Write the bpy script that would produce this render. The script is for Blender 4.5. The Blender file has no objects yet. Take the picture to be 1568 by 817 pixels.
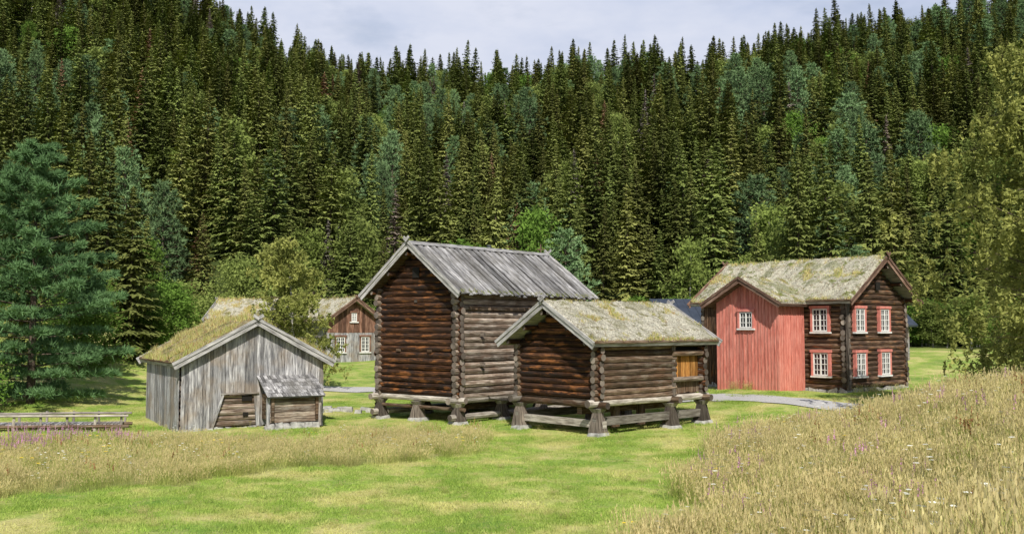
import bpy, math, random
import numpy as np
from mathutils import Vector, noise
R = random.Random(7)
rs = np.random.RandomState(11)
scene = bpy.context.scene
try:
    scene.view_settings.view_transform='Standard'; scene.view_settings.look='None'; scene.view_settings.exposure=0
except Exception: pass

# ------------------------------------------------------------------ terrain
def S(t):
    t = np.clip(t,0,1); return t*t*(3-2*t)
CX = [-260,-140,-95,-75,-58,-38,0,40,60,90,140,260]
CZ = [112,104,91,77,69,63,61.5,64,70,76,82,90]
def terrain(x,y):
    x=np.asarray(x,float); y=np.asarray(y,float)
    z = 2.4*(1-S(y/15))
    xb = 1.4+(y-12)*.26
    z = z + 1.95*S((x-xb)/9)*(1-S((y-28)/12))
    z = z + .8*S((x-4)/8)*S((y-36)/10)
    z = z + 1.5*S((y-52)/30)
    z = z + 2.5*S((-x-16)/14)*S((y-40)/25)
    y0 = 88-13*S((-x-20)/30)
    zc = np.interp(x,CX,CZ)
    t = np.clip((y-y0)/(262-y0),0,1)
    z = z + (zc-2)*(t*.8+.2*S(t))
    z = z - .12*np.clip(y-275,0,1000)
    z = z + .05*np.sin(x*.7+y*.3)*np.cos(y*.5-x*.2) + .03*np.sin(x*1.9+1)*np.sin(y*1.6)
    z = z + S((y-95)/40)*(2.2*np.sin(x*.05+y*.03)+1.3*np.sin(x*.13-y*.06))
    return z
def tz(x,y): return float(terrain(x,y))
def xbank(y): return 1.4+(y-12)*.26
def tall_mask(x,y):
    n = .9*np.sin(x*.9+y*.5)+.7*np.sin(y*1.1-x*.6)+.4*np.sin(x*2.3+y*1.7)
    r = (x>xbank(y)-.1+.45*n)&(y<34+.8*n)
    lo = np.where(x<-11.8, 22.6, 22.6+(x+11.8)*.83)
    l = (x< -.9+.5*n)&(y>lo+.6*n)&(y<np.where(x<-6.2,np.where(x<-14,33.0,34.2),36.0)+.3*n)
    l2 = (x<-17)&(y>22)&(y<33+.4*n)
    return r|l|l2

# ------------------------------------------------------------------ materials
def newmat(name):
    m=bpy.data.materials.new(name); m.use_nodes=True
    nt=m.node_tree; nt.nodes.clear(); return m,nt
def N(nt,t,**k):
    n=nt.nodes.new(t)
    for a,b in k.items(): setattr(n,a,b)
    return n
def ramp(nt,stops):
    r=N(nt,'ShaderNodeValToRGB'); e=r.color_ramp.elements
    while len(e)<len(stops): e.new(.5)
    for i,(p,c) in enumerate(stops):
        e[i].position=p; e[i].color=(c[0],c[1],c[2],1) if not isinstance(c,(int,float)) else (c,c,c,1)
    return r
def mixc(nt,a,b,f,mode='MIX'):
    m=N(nt,'ShaderNodeMix',data_type='RGBA',blend_type=mode)
    for s,v in ((m.inputs[6],a),(m.inputs[7],b)):
        if isinstance(v,tuple): s.default_value=(v[0],v[1],v[2],1)
        else: nt.links.new(v,s)
    if isinstance(f,(int,float)): m.inputs[0].default_value=f
    else: nt.links.new(f,m.inputs[0])
    return m.outputs[2]
def math_(nt,op,a,b=0.,clamp=False):
    m=N(nt,'ShaderNodeMath',operation=op,use_clamp=clamp)
    for i,v in enumerate((a,b)):
        if isinstance(v,(int,float)): m.inputs[i].default_value=v
        else: nt.links.new(v,m.inputs[i])
    return m.outputs[0]
def noise_(nt,vec,scale,detail=4,rough=.55):
    n=N(nt,'ShaderNodeTexNoise'); n.inputs['Scale'].default_value=scale
    n.inputs['Detail'].default_value=detail; n.inputs['Roughness'].default_value=rough
    if vec is not None: nt.links.new(vec,n.inputs['Vector'])
    return n.outputs['Fac']
def finish(nt,col,rough=.8,bump=None,bs=.3,bd=.02,spec=.3):
    p=N(nt,'ShaderNodeBsdfPrincipled'); o=N(nt,'ShaderNodeOutputMaterial')
    if isinstance(col,tuple): p.inputs['Base Color'].default_value=(*col,1)
    else: nt.links.new(col,p.inputs['Base Color'])
    p.inputs['Roughness'].default_value=rough
    p.inputs['Specular IOR Level'].default_value=spec
    if bump is not None:
        b=N(nt,'ShaderNodeBump'); b.inputs['Strength'].default_value=bs; b.inputs['Distance'].default_value=bd
        nt.links.new(bump,b.inputs['Height']); nt.links.new(b.outputs[0],p.inputs['Normal'])
    nt.links.new(p.outputs[0],o.inputs[0]); return p
def attr(nt,name='rnd'):
    a=N(nt,'ShaderNodeAttribute'); a.attribute_name=name; return a
def wood(name,cd,cm,cl,vs=9,crack=.6,patch=None,patchamt=.5,bs=.5,vr=1.2,patch2=None,p2=.6):
    m,nt=newmat(name)
    uv=N(nt,'ShaderNodeUVMap')
    mp=N(nt,'ShaderNodeMapping'); mp.inputs['Scale'].default_value=(.9,vs,1); nt.links.new(uv.outputs[0],mp.inputs[0])
    n1=noise_(nt,mp.outputs[0],1.6,6,.6)
    rp=ramp(nt,[(.3,cd),(.5,cm),(.7,cl)]); nt.links.new(n1,rp.inputs[0])
    a=attr(nt)
    v=math_(nt,'ADD',math_(nt,'MULTIPLY',a.outputs['Fac'],vr),1-vr*.46)
    c=N(nt,'ShaderNodeCombineColor')
    for i in range(3): nt.links.new(v,c.inputs[i])
    col=mixc(nt,rp.outputs[0],c.outputs[0],1.,'MULTIPLY')
    g=N(nt,'ShaderNodeNewGeometry')
    if patch:
        n3=noise_(nt,g.outputs['Position'],1.1,4)
        r3=ramp(nt,[(.45,0.),(.62,1.)]); nt.links.new(n3,r3.inputs[0])
        col=mixc(nt,col,patch,math_(nt,'MULTIPLY',r3.outputs[0],patchamt))
    if patch2:
        mp3=N(nt,'ShaderNodeMapping'); mp3.inputs['Scale'].default_value=(.8,3.,1); mp3.inputs['Location'].default_value=(7,3,0); nt.links.new(uv.outputs[0],mp3.inputs[0])
        n4=noise_(nt,mp3.outputs[0],1.5,5,.6)
        r5=ramp(nt,[(.54,0.),(.66,1.)]); nt.links.new(n4,r5.inputs[0])
        col=mixc(nt,col,patch2,math_(nt,'MULTIPLY',r5.outputs[0],p2))
    mp2=N(nt,'ShaderNodeMapping'); mp2.inputs['Scale'].default_value=(1.3,vs*3.,1); nt.links.new(uv.outputs[0],mp2.inputs[0])
    n2=noise_(nt,mp2.outputs[0],1.2,5,.7)
    r2=ramp(nt,[(.35,1.),(.46,0.)]); nt.links.new(n2,r2.inputs[0])
    col=mixc(nt,col,tuple(x*.25 for x in cd),math_(nt,'MULTIPLY',r2.outputs[0],crack))
    h=math_(nt,'SUBTRACT',n2,r2.outputs[0])
    finish(nt,col,.9,h,bs,.02,.12); return m
M={}
M['log_brown']=wood('tarred_log_wood',(.016,.010,.007),(.062,.030,.017),(.185,.085,.04),patch=(.032,.024,.021),patchamt=.75,patch2=(.38,.15,.05),p2=.65,crack=.85)
M['log_gray']=wood('weathered_log_wood',(.07,.052,.038),(.23,.18,.14),(.48,.42,.35),patch=(.13,.07,.04),patchamt=.5,patch2=(.42,.38,.33),p2=.5,crack=.85)
M['log_mid']=wood('brown_grey_log_wood',(.035,.024,.016),(.125,.088,.06),(.28,.21,.15),patch=(.12,.06,.03),patchamt=.5,patch2=(.28,.24,.19),p2=.5,crack=.85)
M['log_house']=wood('dark_house_log_wood',(.02,.013,.009),(.09,.055,.036),(.24,.16,.10),patch=(.05,.035,.03),patchamt=.5,patch2=(.34,.15,.06),p2=.6,crack=.8)
M['log_end']=wood('log_end_wood',(.05,.04,.032),(.14,.115,.095),(.28,.24,.2))
M['gray_board']=wood('grey_board_wood',(.09,.09,.095),(.29,.285,.29),(.55,.54,.53),vs=7,crack=.8,patch=(.28,.21,.14),patchamt=.5,vr=.9)
M['roof_board']=wood('grey_roof_board_wood',(.09,.085,.088),(.26,.255,.255),(.48,.47,.465),vs=6,crack=.9,patch=(.16,.15,.13),patchamt=.5,patch2=(.44,.44,.43),p2=.35)
M['barge']=wood('barge_board_wood',(.16,.15,.14),(.36,.35,.34),(.55,.53,.51),vs=6,crack=.5,vr=.6)
M['barge_dark']=wood('brown_barge_board_wood',(.06,.035,.025),(.15,.09,.065),(.3,.21,.16),vs=6,crack=.5)
M['red']=wood('faded_red_board',(.40,.12,.09),(.56,.195,.15),(.68,.30,.24),vs=4,crack=.25,patch=(.62,.26,.21),patchamt=.5,bs=.3,vr=.4)
M['plank_orange']=wood('orange_plank_wood',(.16,.06,.015),(.42,.19,.05),(.6,.33,.11),vs=7)
M['brown_board']=wood('brown_board_wood',(.07,.035,.022),(.16,.085,.058),(.28,.17,.12),vs=6)
M['beam']=wood('pale_beam_wood',(.12,.1,.08),(.30,.27,.23),(.48,.44,.39),vs=7)
def plain(name,col,rough=.6,ns=6.,var=.3,spec=.3,bs=.1):
    m,nt=newmat(name); g=N(nt,'ShaderNodeNewGeometry')
    n=noise_(nt,g.outputs['Position'],ns,5)
    r=ramp(nt,[(.3,tuple(c*(1-var) for c in col)),(.7,tuple(min(1,c*(1+var)) for c in col))]); nt.links.new(n,r.inputs[0])
    finish(nt,r.outputs[0],rough,n,bs,.02,spec); return m
M['white']=plain('white_window_paint',(.74,.73,.70),.5,8,.12)
M['pink']=plain('pink_window_trim',(.6,.21,.17),.6,5,.2)
M['glass']=plain('window_glass',(.012,.016,.02),.08,2,.3,.6,.02)
M['dark']=plain('dark_interior',(.012,.01,.008),.9)
M['slate']=plain('dark_blue_roofing',(.045,.055,.075),.45,2,.2)
M['stone']=plain('fieldstone',(.36,.35,.33),.9,5,.45,.2,.8)
M['gravel']=plain('path_gravel',(.46,.45,.44),.95,14,.25,.1,.5)
def turf(name,lichen,moss,brown,bias=.5,ba=.6,mo=.6):
    m,nt=newmat(name); g=N(nt,'ShaderNodeNewGeometry'); P=g.outputs['Position']
    n1=noise_(nt,P,1.7,7,.72); n2=noise_(nt,P,6.5,6,.7); n3=noise_(nt,P,.9,5,.65); n4=noise_(nt,P,20,4,.75)
    r1=ramp(nt,[(bias-.04,0.),(bias+.04,1.)]); nt.links.new(n1,r1.inputs[0])
    c=mixc(nt,moss,lichen,r1.outputs[0])
    r2=ramp(nt,[(.52,0.),(.59,1.)]); nt.links.new(n2,r2.inputs[0])
    c=mixc(nt,c,brown,math_(nt,'MULTIPLY',r2.outputs[0],ba))
    r3=ramp(nt,[(.53,0.),(.6,1.)]); nt.links.new(n3,r3.inputs[0])
    c=mixc(nt,c,tuple(x*.8 for x in moss),math_(nt,'MULTIPLY',r3.outputs[0],mo))
    r4=ramp(nt,[(.35,.4),(.65,1.4)]); nt.links.new(n4,r4.inputs[0])
    c=mixc(nt,c,r4.outputs[0],1.,'MULTIPLY')
    finish(nt,c,.95,math_(nt,'ADD',n2,n4),1.,.09,.1); return m
M['turf_pale']=turf('lichen_turf',(.64,.61,.49),(.25,.24,.10),(.26,.21,.14),.41,.6,.45)
M['turf_green']=turf('mossy_turf',(.62,.59,.46),(.21,.24,.07),(.22,.14,.08),.43,.6,.55)
M['turf_brown']=turf('dry_turf',(.40,.34,.20),(.20,.20,.07),(.30,.16,.07),.47)
def foliage(name,cd,cl,alt,trans=.25,altamt=.8,pn=1.0,vary=.6,pat=None,ps=.5,pa=.7):
    m,nt=newmat(name)
    a=attr(nt); oi=N(nt,'ShaderNodeObjectInfo'); g=N(nt,'ShaderNodeNewGeometry')
    n=noise_(nt,g.outputs['Position'],pn,3)
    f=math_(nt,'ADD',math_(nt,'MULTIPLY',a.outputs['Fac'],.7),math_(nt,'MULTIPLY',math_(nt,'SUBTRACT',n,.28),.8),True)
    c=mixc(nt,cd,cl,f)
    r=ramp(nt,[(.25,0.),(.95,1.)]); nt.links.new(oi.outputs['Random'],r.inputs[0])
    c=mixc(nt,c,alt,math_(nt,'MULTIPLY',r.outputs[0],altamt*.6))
    if pat:
        np_=noise_(nt,g.outputs['Position'],ps,5,.62); rp=ramp(nt,[(.47,0.),(.6,1.)]); nt.links.new(np_,rp.inputs[0])
        c=mixc(nt,c,pat,math_(nt,'MULTIPLY',rp.outputs[0],pa))
    vv=math_(nt,'FRACT',math_(nt,'MULTIPLY',oi.outputs['Random'],7.31))
    v=math_(nt,'ADD',math_(nt,'MULTIPLY',vv,vary),1-vary*.5)
    cc=N(nt,'ShaderNodeCombineColor')
    for i in range(3): nt.links.new(v,cc.inputs[i])
    c=mixc(nt,c,cc.outputs[0],1.,'MULTIPLY')
    d=N(nt,'ShaderNodeBsdfDiffuse'); nt.links.new(c,d.inputs['Color'])
    o=N(nt,'ShaderNodeOutputMaterial')
    if trans>0:
        t=N(nt,'ShaderNodeBsdfTranslucent'); nt.links.new(c,t.inputs[0])
        mx=N(nt,'ShaderNodeMixShader'); mx.inputs[0].default_value=trans
        nt.links.new(d.outputs[0],mx.inputs[1]); nt.links.new(t.outputs[0],mx.inputs[2]); nt.links.new(mx.outputs[0],o.inputs[0])
    else: nt.links.new(d.outputs[0],o.inputs[0])
    return m
M['spruce']=foliage('spruce_needles',(.085,.12,.035),(.23,.275,.075),(.29,.265,.085),0,.75,.35,.85)
M['pine']=foliage('pine_needles',(.08,.14,.065),(.20,.30,.135),(.16,.25,.09),0,.5,.5)
M['pine_n']=foliage('near_pine_needles',(.03,.075,.028),(.18,.31,.13),(.15,.24,.09),.2,.2,.9,.2)
M['birch']=foliage('birch_leaves',(.09,.13,.03),(.32,.38,.11),(.24,.32,.07),.3,.7,.5)
M['birch_n']=foliage('weeping_birch_leaves',(.10,.13,.03),(.42,.43,.13),(.42,.36,.10),.3,.3,.8,.2)
M['leaf']=foliage('green_leaves',(.05,.10,.02),(.20,.33,.06),(.16,.27,.05),.3,.6,.5)
M['deadtw']=foliage('dead_twigs',(.18,.16,.14),(.36,.32,.28),(.34,.24,.16),0,.6)
M['rusty']=foliage('rusty_foliage',(.18,.115,.06),(.34,.22,.13),(.28,.18,.1),0,.6)
M['bark']=plain('tree_bark',(.11,.085,.065),.95,6,.4,.1,.6)
M['bark_w']=plain('birch_bark',(.42,.40,.37),.8,5,.6,.2,.4)
M['lawn']=foliage('lawn_blades',(.17,.29,.05),(.42,.55,.11),(.50,.55,.16),.3,.5,.9,.35,(.70,.63,.28),.42,.62)
M['tall']=foliage('meadow_grass_blades',(.21,.29,.06),(.52,.58,.16),(.60,.54,.22),.4,.6,.5,.5,(.60,.52,.26),.35,.5)
M['straw']=foliage('seed_heads',(.50,.42,.18),(.76,.68,.34),(.68,.54,.32),.35,.6,.7,.4)
M['fire']=foliage('fireweed_petals',(.52,.2,.42),(.74,.42,.62),(.66,.33,.55),.3,.4)
M['rust']=foliage('dock_seed',(.24,.10,.05),(.42,.2,.10),(.36,.15,.07),.2,.4)
M['umbel']=foliage('white_petals',(.6,.6,.52),(.8,.8,.74),(.8,.8,.7),.2,.4)
M['yellow']=foliage('yellow_petals',(.6,.42,.03),(.8,.62,.05),(.8,.6,.1),.2,.4)
def ground_mat():
    m,nt=newmat('meadow_ground'); g=N(nt,'ShaderNodeNewGeometry'); P=g.outputs['Position']
    n1=noise_(nt,P,.42,5,.62); n2=noise_(nt,P,2.2,5,.65); n3=noise_(nt,P,14,5,.7)
    r1=ramp(nt,[(.36,(.17,.29,.05)),(.48,(.29,.40,.075)),(.62,(.54,.50,.20))]); nt.links.new(n1,r1.inputs[0])
    r2=ramp(nt,[(.45,0.),(.68,1.)]); nt.links.new(n2,r2.inputs[0])
    c=mixc(nt,r1.outputs[0],(.50,.45,.19),math_(nt,'MULTIPLY',r2.outputs[0],.6))
    zt=attr(nt,'ztall'); zf=attr(nt,'zforest')
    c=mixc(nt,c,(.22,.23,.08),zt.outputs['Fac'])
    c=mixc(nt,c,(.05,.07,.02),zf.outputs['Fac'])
    r3=ramp(nt,[(.3,.6),(.7,1.3)]); nt.links.new(n3,r3.inputs[0])
    c=mixc(nt,c,r3.outputs[0],1.,'MULTIPLY')
    finish(nt,c,.95,n3,.7,.05,.1); return m
M['ground']=ground_mat()

# ------------------------------------------------------------------ mesh builder
def obj(name,me,parent=None,link=True):
    o=bpy.data.objects.new(name,me)
    if link: scene.collection.objects.link(o)
    if parent: o.parent=parent
    return o
def empty(name,loc,rot=0):
    o=bpy.data.objects.new(name,None); scene.collection.objects.link(o)
    o.location=loc; o.rotation_euler=(0,0,rot); o.empty_display_size=.3; return o
class MB:
    def __init__(s,mats,swap=False):
        s.v=[];s.f=[];s.uv=[];s.r=[];s.mi=[];s.mats=mats;s.swap=swap
    def mk(s,m):
        if m not in s.mats: s.mats.append(m)
        return s.mats.index(m)
    def face(s,pts,m,r=.5,uv=None):
        b=len(s.v)
        for p in pts: s.v.append((p[1],p[0],p[2]) if s.swap else tuple(p))
        s.f.append(tuple(range(b,b+len(pts)))); s.mi.append(s.mk(m)); s.r.append(r)
        s.uv.extend(uv if uv else [(0,0)]*len(pts))
    def hexa(s,p,m,r=None,ulen=None):
        if r is None: r=R.random()
        uo=R.random()*50; L=(Vector(p[4])-Vector(p[0])).length
        w1=(Vector(p[1])-Vector(p[0])).length; w2=(Vector(p[2])-Vector(p[1])).length
        acc=0
        for i,w in zip(range(4),(w1,w2,w1,w2)):
            j=(i+1)%4
            s.face([p[i],p[j],p[4+j],p[4+i]],m,r,[(uo,uo+acc),(uo,uo+acc+w),(uo+L,uo+acc+w),(uo+L,uo+acc)]); acc+=w
        for q in ((3,2,1,0),(4,5,6,7)):
            s.face([p[k] for k in q],m,r,[(uo,uo),(uo+.05,uo),(uo+.05,uo+w2),(uo,uo+w2)])
    def box(s,o,ex,ey,ez,m,r=None):
        o=Vector(o);ex=Vector(ex);ey=Vector(ey);ez=Vector(ez)
        s.hexa([o,o+ey,o+ey+ez,o+ez,o+ex,o+ex+ey,o+ex+ey+ez,o+ex+ez],m,r)
    def cyl(s,p0,p1,r0,r1,m,n=8,segs=1,jit=0.,mend=None,r=None):
        p0=Vector(p0);p1=Vector(p1);d=(p1-p0);L=d.length;d.normalize()
        a=d.orthogonal().normalized(); b=d.cross(a)
        if r is None: r=R.random()
        uo=R.random()*50; rings=[]
        for k in range(segs+1):
            t=k/segs; c=p0.lerp(p1,t)+a*R.uniform(-jit,jit)+b*R.uniform(-jit,jit); rr=(r0+(r1-r0)*t)*(1+R.uniform(-1,1)*jit*4)
            rings.append([c+(a*math.cos(2*math.pi*i/n)+b*math.sin(2*math.pi*i/n))*rr for i in range(n)])
        ci=2*math.pi*max(r0,r1)
        for k in range(segs):
            for i in range(n):
                j=(i+1)%n
                s.face([rings[k][i],rings[k][j],rings[k+1][j],rings[k+1][i]],m,r,
                  [(uo+L*k/segs,uo+ci*i/n),(uo+L*k/segs,uo+ci*(i+1)/n),(uo+L*(k+1)/segs,uo+ci*(i+1)/n),(uo+L*(k+1)/segs,uo+ci*i/n)])
        for rg in (rings[0],rings[-1]):
            s.face(rg,mend or m,R.random(),[(uo+.03*i,uo) for i in range(n)])
    def build(s,name,parent=None,smooth=False):
        me=bpy.data.meshes.new(name); me.from_pydata(s.v,[],s.f)
        for m in s.mats: me.materials.append(M[m])
        me.polygons.foreach_set('material_index',s.mi)
        u=me.uv_layers.new(name='UVMap'); u.data.foreach_set('uv',np.array(s.uv,dtype=np.float32).ravel())
        at=me.attributes.new('rnd','FLOAT','FACE'); at.data.foreach_set('value',np.array(s.r,dtype=np.float32))
        if smooth: me.polygons.foreach_set('use_smooth',[True]*len(s.f))
        me.update(); return obj(name,me,parent)
def trimesh(name,tris,rnd,mi,mats,parent=None,link=True):
    n=len(tris); me=bpy.data.meshes.new(name)
    me.vertices.add(n*3); me.vertices.foreach_set('co',np.ascontiguousarray(tris,dtype=np.float32).ravel())
    me.loops.add(n*3); me.loops.foreach_set('vertex_index',np.arange(n*3,dtype=np.int32))
    me.polygons.add(n); me.polygons.foreach_set('loop_start',np.arange(0,n*3,3,dtype=np.int32))
    for m in mats: me.materials.append(M[m])
    me.polygons.foreach_set('material_index',np.array(mi,dtype=np.int32))
    at=me.attributes.new('rnd','FLOAT','FACE'); at.data.foreach_set('value',np.array(rnd,dtype=np.float32))
    me.update(calc_edges=True); me.validate()
    return obj(name,me,parent,link)

# ------------------------------------------------------------------ terrain mesh
def axis(lo,hi,f0,f1,fs,g=1.09):
    a=list(np.arange(f0,f1+.001,fs)); s=fs; x=f1
    while x<hi: s*=g; x+=s; a.append(x)
    s=fs; x=f0; pre=[]
    while x>lo: s*=g; x-=s; pre.append(x)
    return np.array(pre[::-1]+a)
xs=axis(-900,900,-28,28,.35); ys=axis(-150,1300,0,60,.35,1.07)
X,Y=np.meshgrid(xs,ys); Z=terrain(X,Y); Z=np.maximum(Z,-3)
nx,ny=len(xs),len(ys)
me=bpy.data.meshes.new('meadow_ground')
V=np.stack([X,Y,Z],-1).reshape(-1,3)
idx=np.arange(nx*ny).reshape(ny,nx)
F=np.stack([idx[:-1,:-1],idx[:-1,1:],idx[1:,1:],idx[1:,:-1]],-1).reshape(-1,4)
me.from_pydata(V.tolist(),[],F.tolist())
a=me.attributes.new('ztall','FLOAT','POINT'); a.data.foreach_set('value',(tall_mask(X,Y)*.75).astype(np.float32).ravel())
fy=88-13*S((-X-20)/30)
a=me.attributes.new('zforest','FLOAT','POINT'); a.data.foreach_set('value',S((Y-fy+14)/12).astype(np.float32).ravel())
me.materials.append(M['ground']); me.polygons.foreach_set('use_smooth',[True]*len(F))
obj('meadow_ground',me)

def strip(name,pts,w,mat,lift=.035):
    P=[]
    for i in range(len(pts)-1):
        for k in range(12):
            t=k/12; p0=pts[max(i-1,0)];p1=pts[i];p2=pts[i+1];p3=pts[min(i+2,len(pts)-1)]
            P.append(tuple(.5*((2*p1[j])+(-p0[j]+p2[j])*t+(2*p0[j]-5*p1[j]+4*p2[j]-p3[j])*t*t+(-p0[j]+3*p1[j]-3*p2[j]+p3[j])*t**3) for j in (0,1)))
    P.append(pts[-1]); mb=MB([])
    rows=[]
    for i,p in enumerate(P):
        q=P[min(i+1,len(P)-1)];o=P[max(i-1,0)]; d=Vector((q[0]-o[0],q[1]-o[1])).normalized(); n=Vector((-d.y,d.x))
        row=[]
        for k in range(7):
            s=(k/6-.5)*(w+R.uniform(-.1,.1)); x=p[0]+n.x*s; y=p[1]+n.y*s
            row.append((x,y,tz(x,y)+lift))
        rows.append(row)
    for a_,b_ in zip(rows[:-1],rows[1:]):
        for k in range(6): mb.face([a_[k],a_[k+1],b_[k+1],b_[k]],mat)
    return mb.build(name,None,True)
PATH=[(30,39.5),(22,40.6),(16,41.8),(11.5,44.5),(8.5,49),(4,55),(-3,58.5),(-9,59.5),(-14,60.5),(-17,64)]
strip('gravel_path',PATH,2.3,'gravel')

# ------------------------------------------------------------------ building helpers
def logwalls(mb,L,W,z0,zw,sl,d,mg,ms,ext=.27,aend=None,top=True):
    z=z0+d/2
    while True:
        b0=max(0,(z+d*.3-zw)/sl)
        if W-2*b0<.5: break
        r=d*.545
        e=ext*R.uniform(.75,1.2) if b0==0 else -.05
        for a in (0,L):
            o_=R.uniform(-.015,.015)
            mb.cyl((a+o_,b0-e,z),(a+o_,W-b0+e,z),r*R.uniform(.93,1.06),r*R.uniform(.93,1.06),mg,8,4,.014,'log_end')
        z+=d
    z=z0
    while z<zw-.02:
        e=ext*R.uniform(.75,1.2); r=d*.545; o_=R.uniform(-.015,.015)
        for b in (0,W):
            mb.cyl((-e,b+o_,z),((aend if (aend and b==0) else L)+ext,b+o_,z),r*R.uniform(.93,1.06),r*R.uniform(.93,1.06),ms,8,4,.014,'log_end')
        z+=d
def roofP(W,zr,ze,oe):
    hw=W/2+oe
    def P(a,t,side,off=0.):
        sgn=-1 if side==0 else 1
        nb=(zr-ze); ln=math.hypot(hw,nb); nn=Vector((0,sgn*nb/ln,hw/ln))
        return Vector((a,W/2+sgn*hw*t,zr-(zr-ze)*t))+nn*off
    return P
def roof_boards(parent,swap,L,W,zr,ze,oe,of,ob,bw=.2):
    P=roofP(W,zr,ze,oe); mb=MB([],swap)
    for side in (0,1):
        o=P(-of,0,side,-.14); mb.box(o,P(L+ob,0,side,-.14)-o,P(-of,1,side,-.14)-o,P(-of,0,side,-.06)-o,'log_mid',.2)
        a=-of-.03; k=0
        while a<L+ob:
            w=bw*R.uniform(.75,1.2); off=(-.05 if k%2 else .0)+R.uniform(-.015,.012); t1=1+R.uniform(0,.045)
            o=P(a,0,side,off); e=P(a+R.uniform(-.015,.015),t1,side,off+R.uniform(-.02,.02))
            mb.box(o,e-o,Vector((w*(.98 if k%2 else 1.06),0,0)),P(a,0,side,off+.045)-o,'roof_board')
            a+=w; k+=1
    for side in (0,1):
        a=-of-.05; o=P(a,-.0,side,.05); e=P(L+ob,0,side,.05)
        mb.box(o,e-o,P(a,.07,side,.05)-o,P(a,0,side,.08)-o,'roof_board',.6)
    mb.build('board_roof',parent)
    return P
def barges(parent,swap,P,L,of,ob,mat,h=.2):
    mb=MB([],swap)
    for a,s in ((-of,-1),(L+ob,1)):
        for side in (0,1):
            for k,(off,hh,da) in enumerate(((-.2,h,.0),(-.03,.12,.045))):
                a0=a+s*(da+.01)
                o=P(a0,-.01,side,off); e=P(a0,1.03,side,off)
                mb.box(o,e-o,P(a0,-.01,side,off+hh)-o,Vector((s*.04,0,0)),mat,R.uniform(.4,.9))
        for side in (0,1):
            a0=a+s*(.1+.045*side); o=P(a0,-.0,side,-.02); e=P(a0,-.075,side,.0)
            mb.box(o,e-o,P(a0,0,side,.11)-o,Vector((s*.035,0,0)),mat,.5)
    mb.build('barge_boards',parent)
def purlins(parent,swap,P,L,W,of,ob,zs,mat='log_brown'):
    mb=MB([],swap)
    for side in (0,1):
        for t in (.12,.5,.86):
            o=P(-of+.06,t,side,-.26); e=P(L+ob-.06,t,side,-.26); mb.cyl(o,e,.09,.09,mat,8,1,0,'log_end')
    mb.build('purlins',parent)
def blades_on(parent,swap,fn,n,bh,mats,w0=.01,keep=None):
    T=[];r=[];mi=[]
    for k in range(n):
        pp=fn()
        if pp is None: continue
        p,cl=pp; h=bh*R.uniform(.4,1.5)*cl
        for q in range(4):
            an=R.uniform(0,6.28); w=w0*R.uniform(.8,1.6); p2=p+Vector((R.uniform(-.06,.06),R.uniform(-.06,.06),0))
            dx=Vector((math.cos(an),math.sin(an),0)); tip=p2+Vector((R.uniform(-.5,.5)*h,R.uniform(-.5,.5)*h,h*R.uniform(.6,1.1)))
            tri=[p2-dx*w,p2+dx*w,tip]
            if swap: tri=[(v[1],v[0],v[2]) for v in tri]
            T.append([tuple(v) for v in tri]); r.append(R.random()); mi.append(0 if R.random()<.5 else (1 if R.random()<.8 else 2))
    if T: trimesh('roof_grass',np.array(T),r,mi,mats,parent)
def roof_turf(parent,swap,L,W,zr,ze,oe,of,ob,mat,th=.16,blades=3000,bh=.14,mats=('straw','tall','rust'),thr=.0):
    P=roofP(W,zr,ze,oe); mb=MB([],swap)
    for side in (0,1):
        o=P(-of,0,side,-.16); mb.box(o,P(L+ob,0,side,-.16)-o,P(-of,1,side,-.16)-o,P(-of,0,side,-.02)-o,'barge',.3)
        o=P(-of+.02,.985,side,.0); e=P(L+ob-.02,.985,side,.0); mb.cyl(o,e,.07,.06,'log_mid',8,4,.01,'log_end')
        na=int((L+of+ob)/.1); ntt=int((W/2+oe)/.1)
        g=[]
        for i in range(na+1):
            row=[]
            for j in range(ntt+1):
                a=-of+.03+(L+of+ob-.06)*i/na; t=j/ntt*.985
                h=th*.55+th*.55*noise.noise(Vector((a*1.6,t*4+side*9,parent.location.x)))+.045*noise.noise(Vector((a*5,t*14,3+side)))+.03*noise.noise(Vector((a*13,t*37,8)))
                if i in (0,na): h=min(h*.3,.02)-.02
                if j==ntt: h=-.05
                elif j==ntt-1: h=h*.7
                row.append(P(a,t,side,h))
            g.append(row)
        for i in range(na):
            for j in range(ntt):
                mb.face([g[i][j],g[i+1][j],g[i+1][j+1],g[i][j+1]],mat)
    mb.build('turf_roof',parent,True)
    def fn():
        side=R.randint(0,1); a=R.uniform(-of,L+ob); t=R.random()
        v=noise.noise(Vector((a*1.1,t*3.5,side*5+parent.location.y)))+.35*noise.noise(Vector((a*4,t*12,2)))
        if t<.06 or t>.96: v+=.35
        if v<thr+R.uniform(-.12,.12): return None
        return P(a,t,side,th*.35),.6+min(1,max(0,v*2))
    blades_on(parent,swap,fn,blades,bh,list(mats))
    return P
def fbox(mb,c,e,n,u0,u1,v0,v1,d0,d1,m,r=None):
    c=Vector(c);e=Vector(e);n=Vector(n);z=Vector((0,0,1))
    o=c+e*u0+z*v0+n*d0
    if (u1-u0)>(v1-v0): mb.box(o,e*(u1-u0),z*(v1-v0),n*(d1-d0),m,r)
    else: mb.box(o,z*(v1-v0),e*(u1-u0),n*(d1-d0),m,r)
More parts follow.
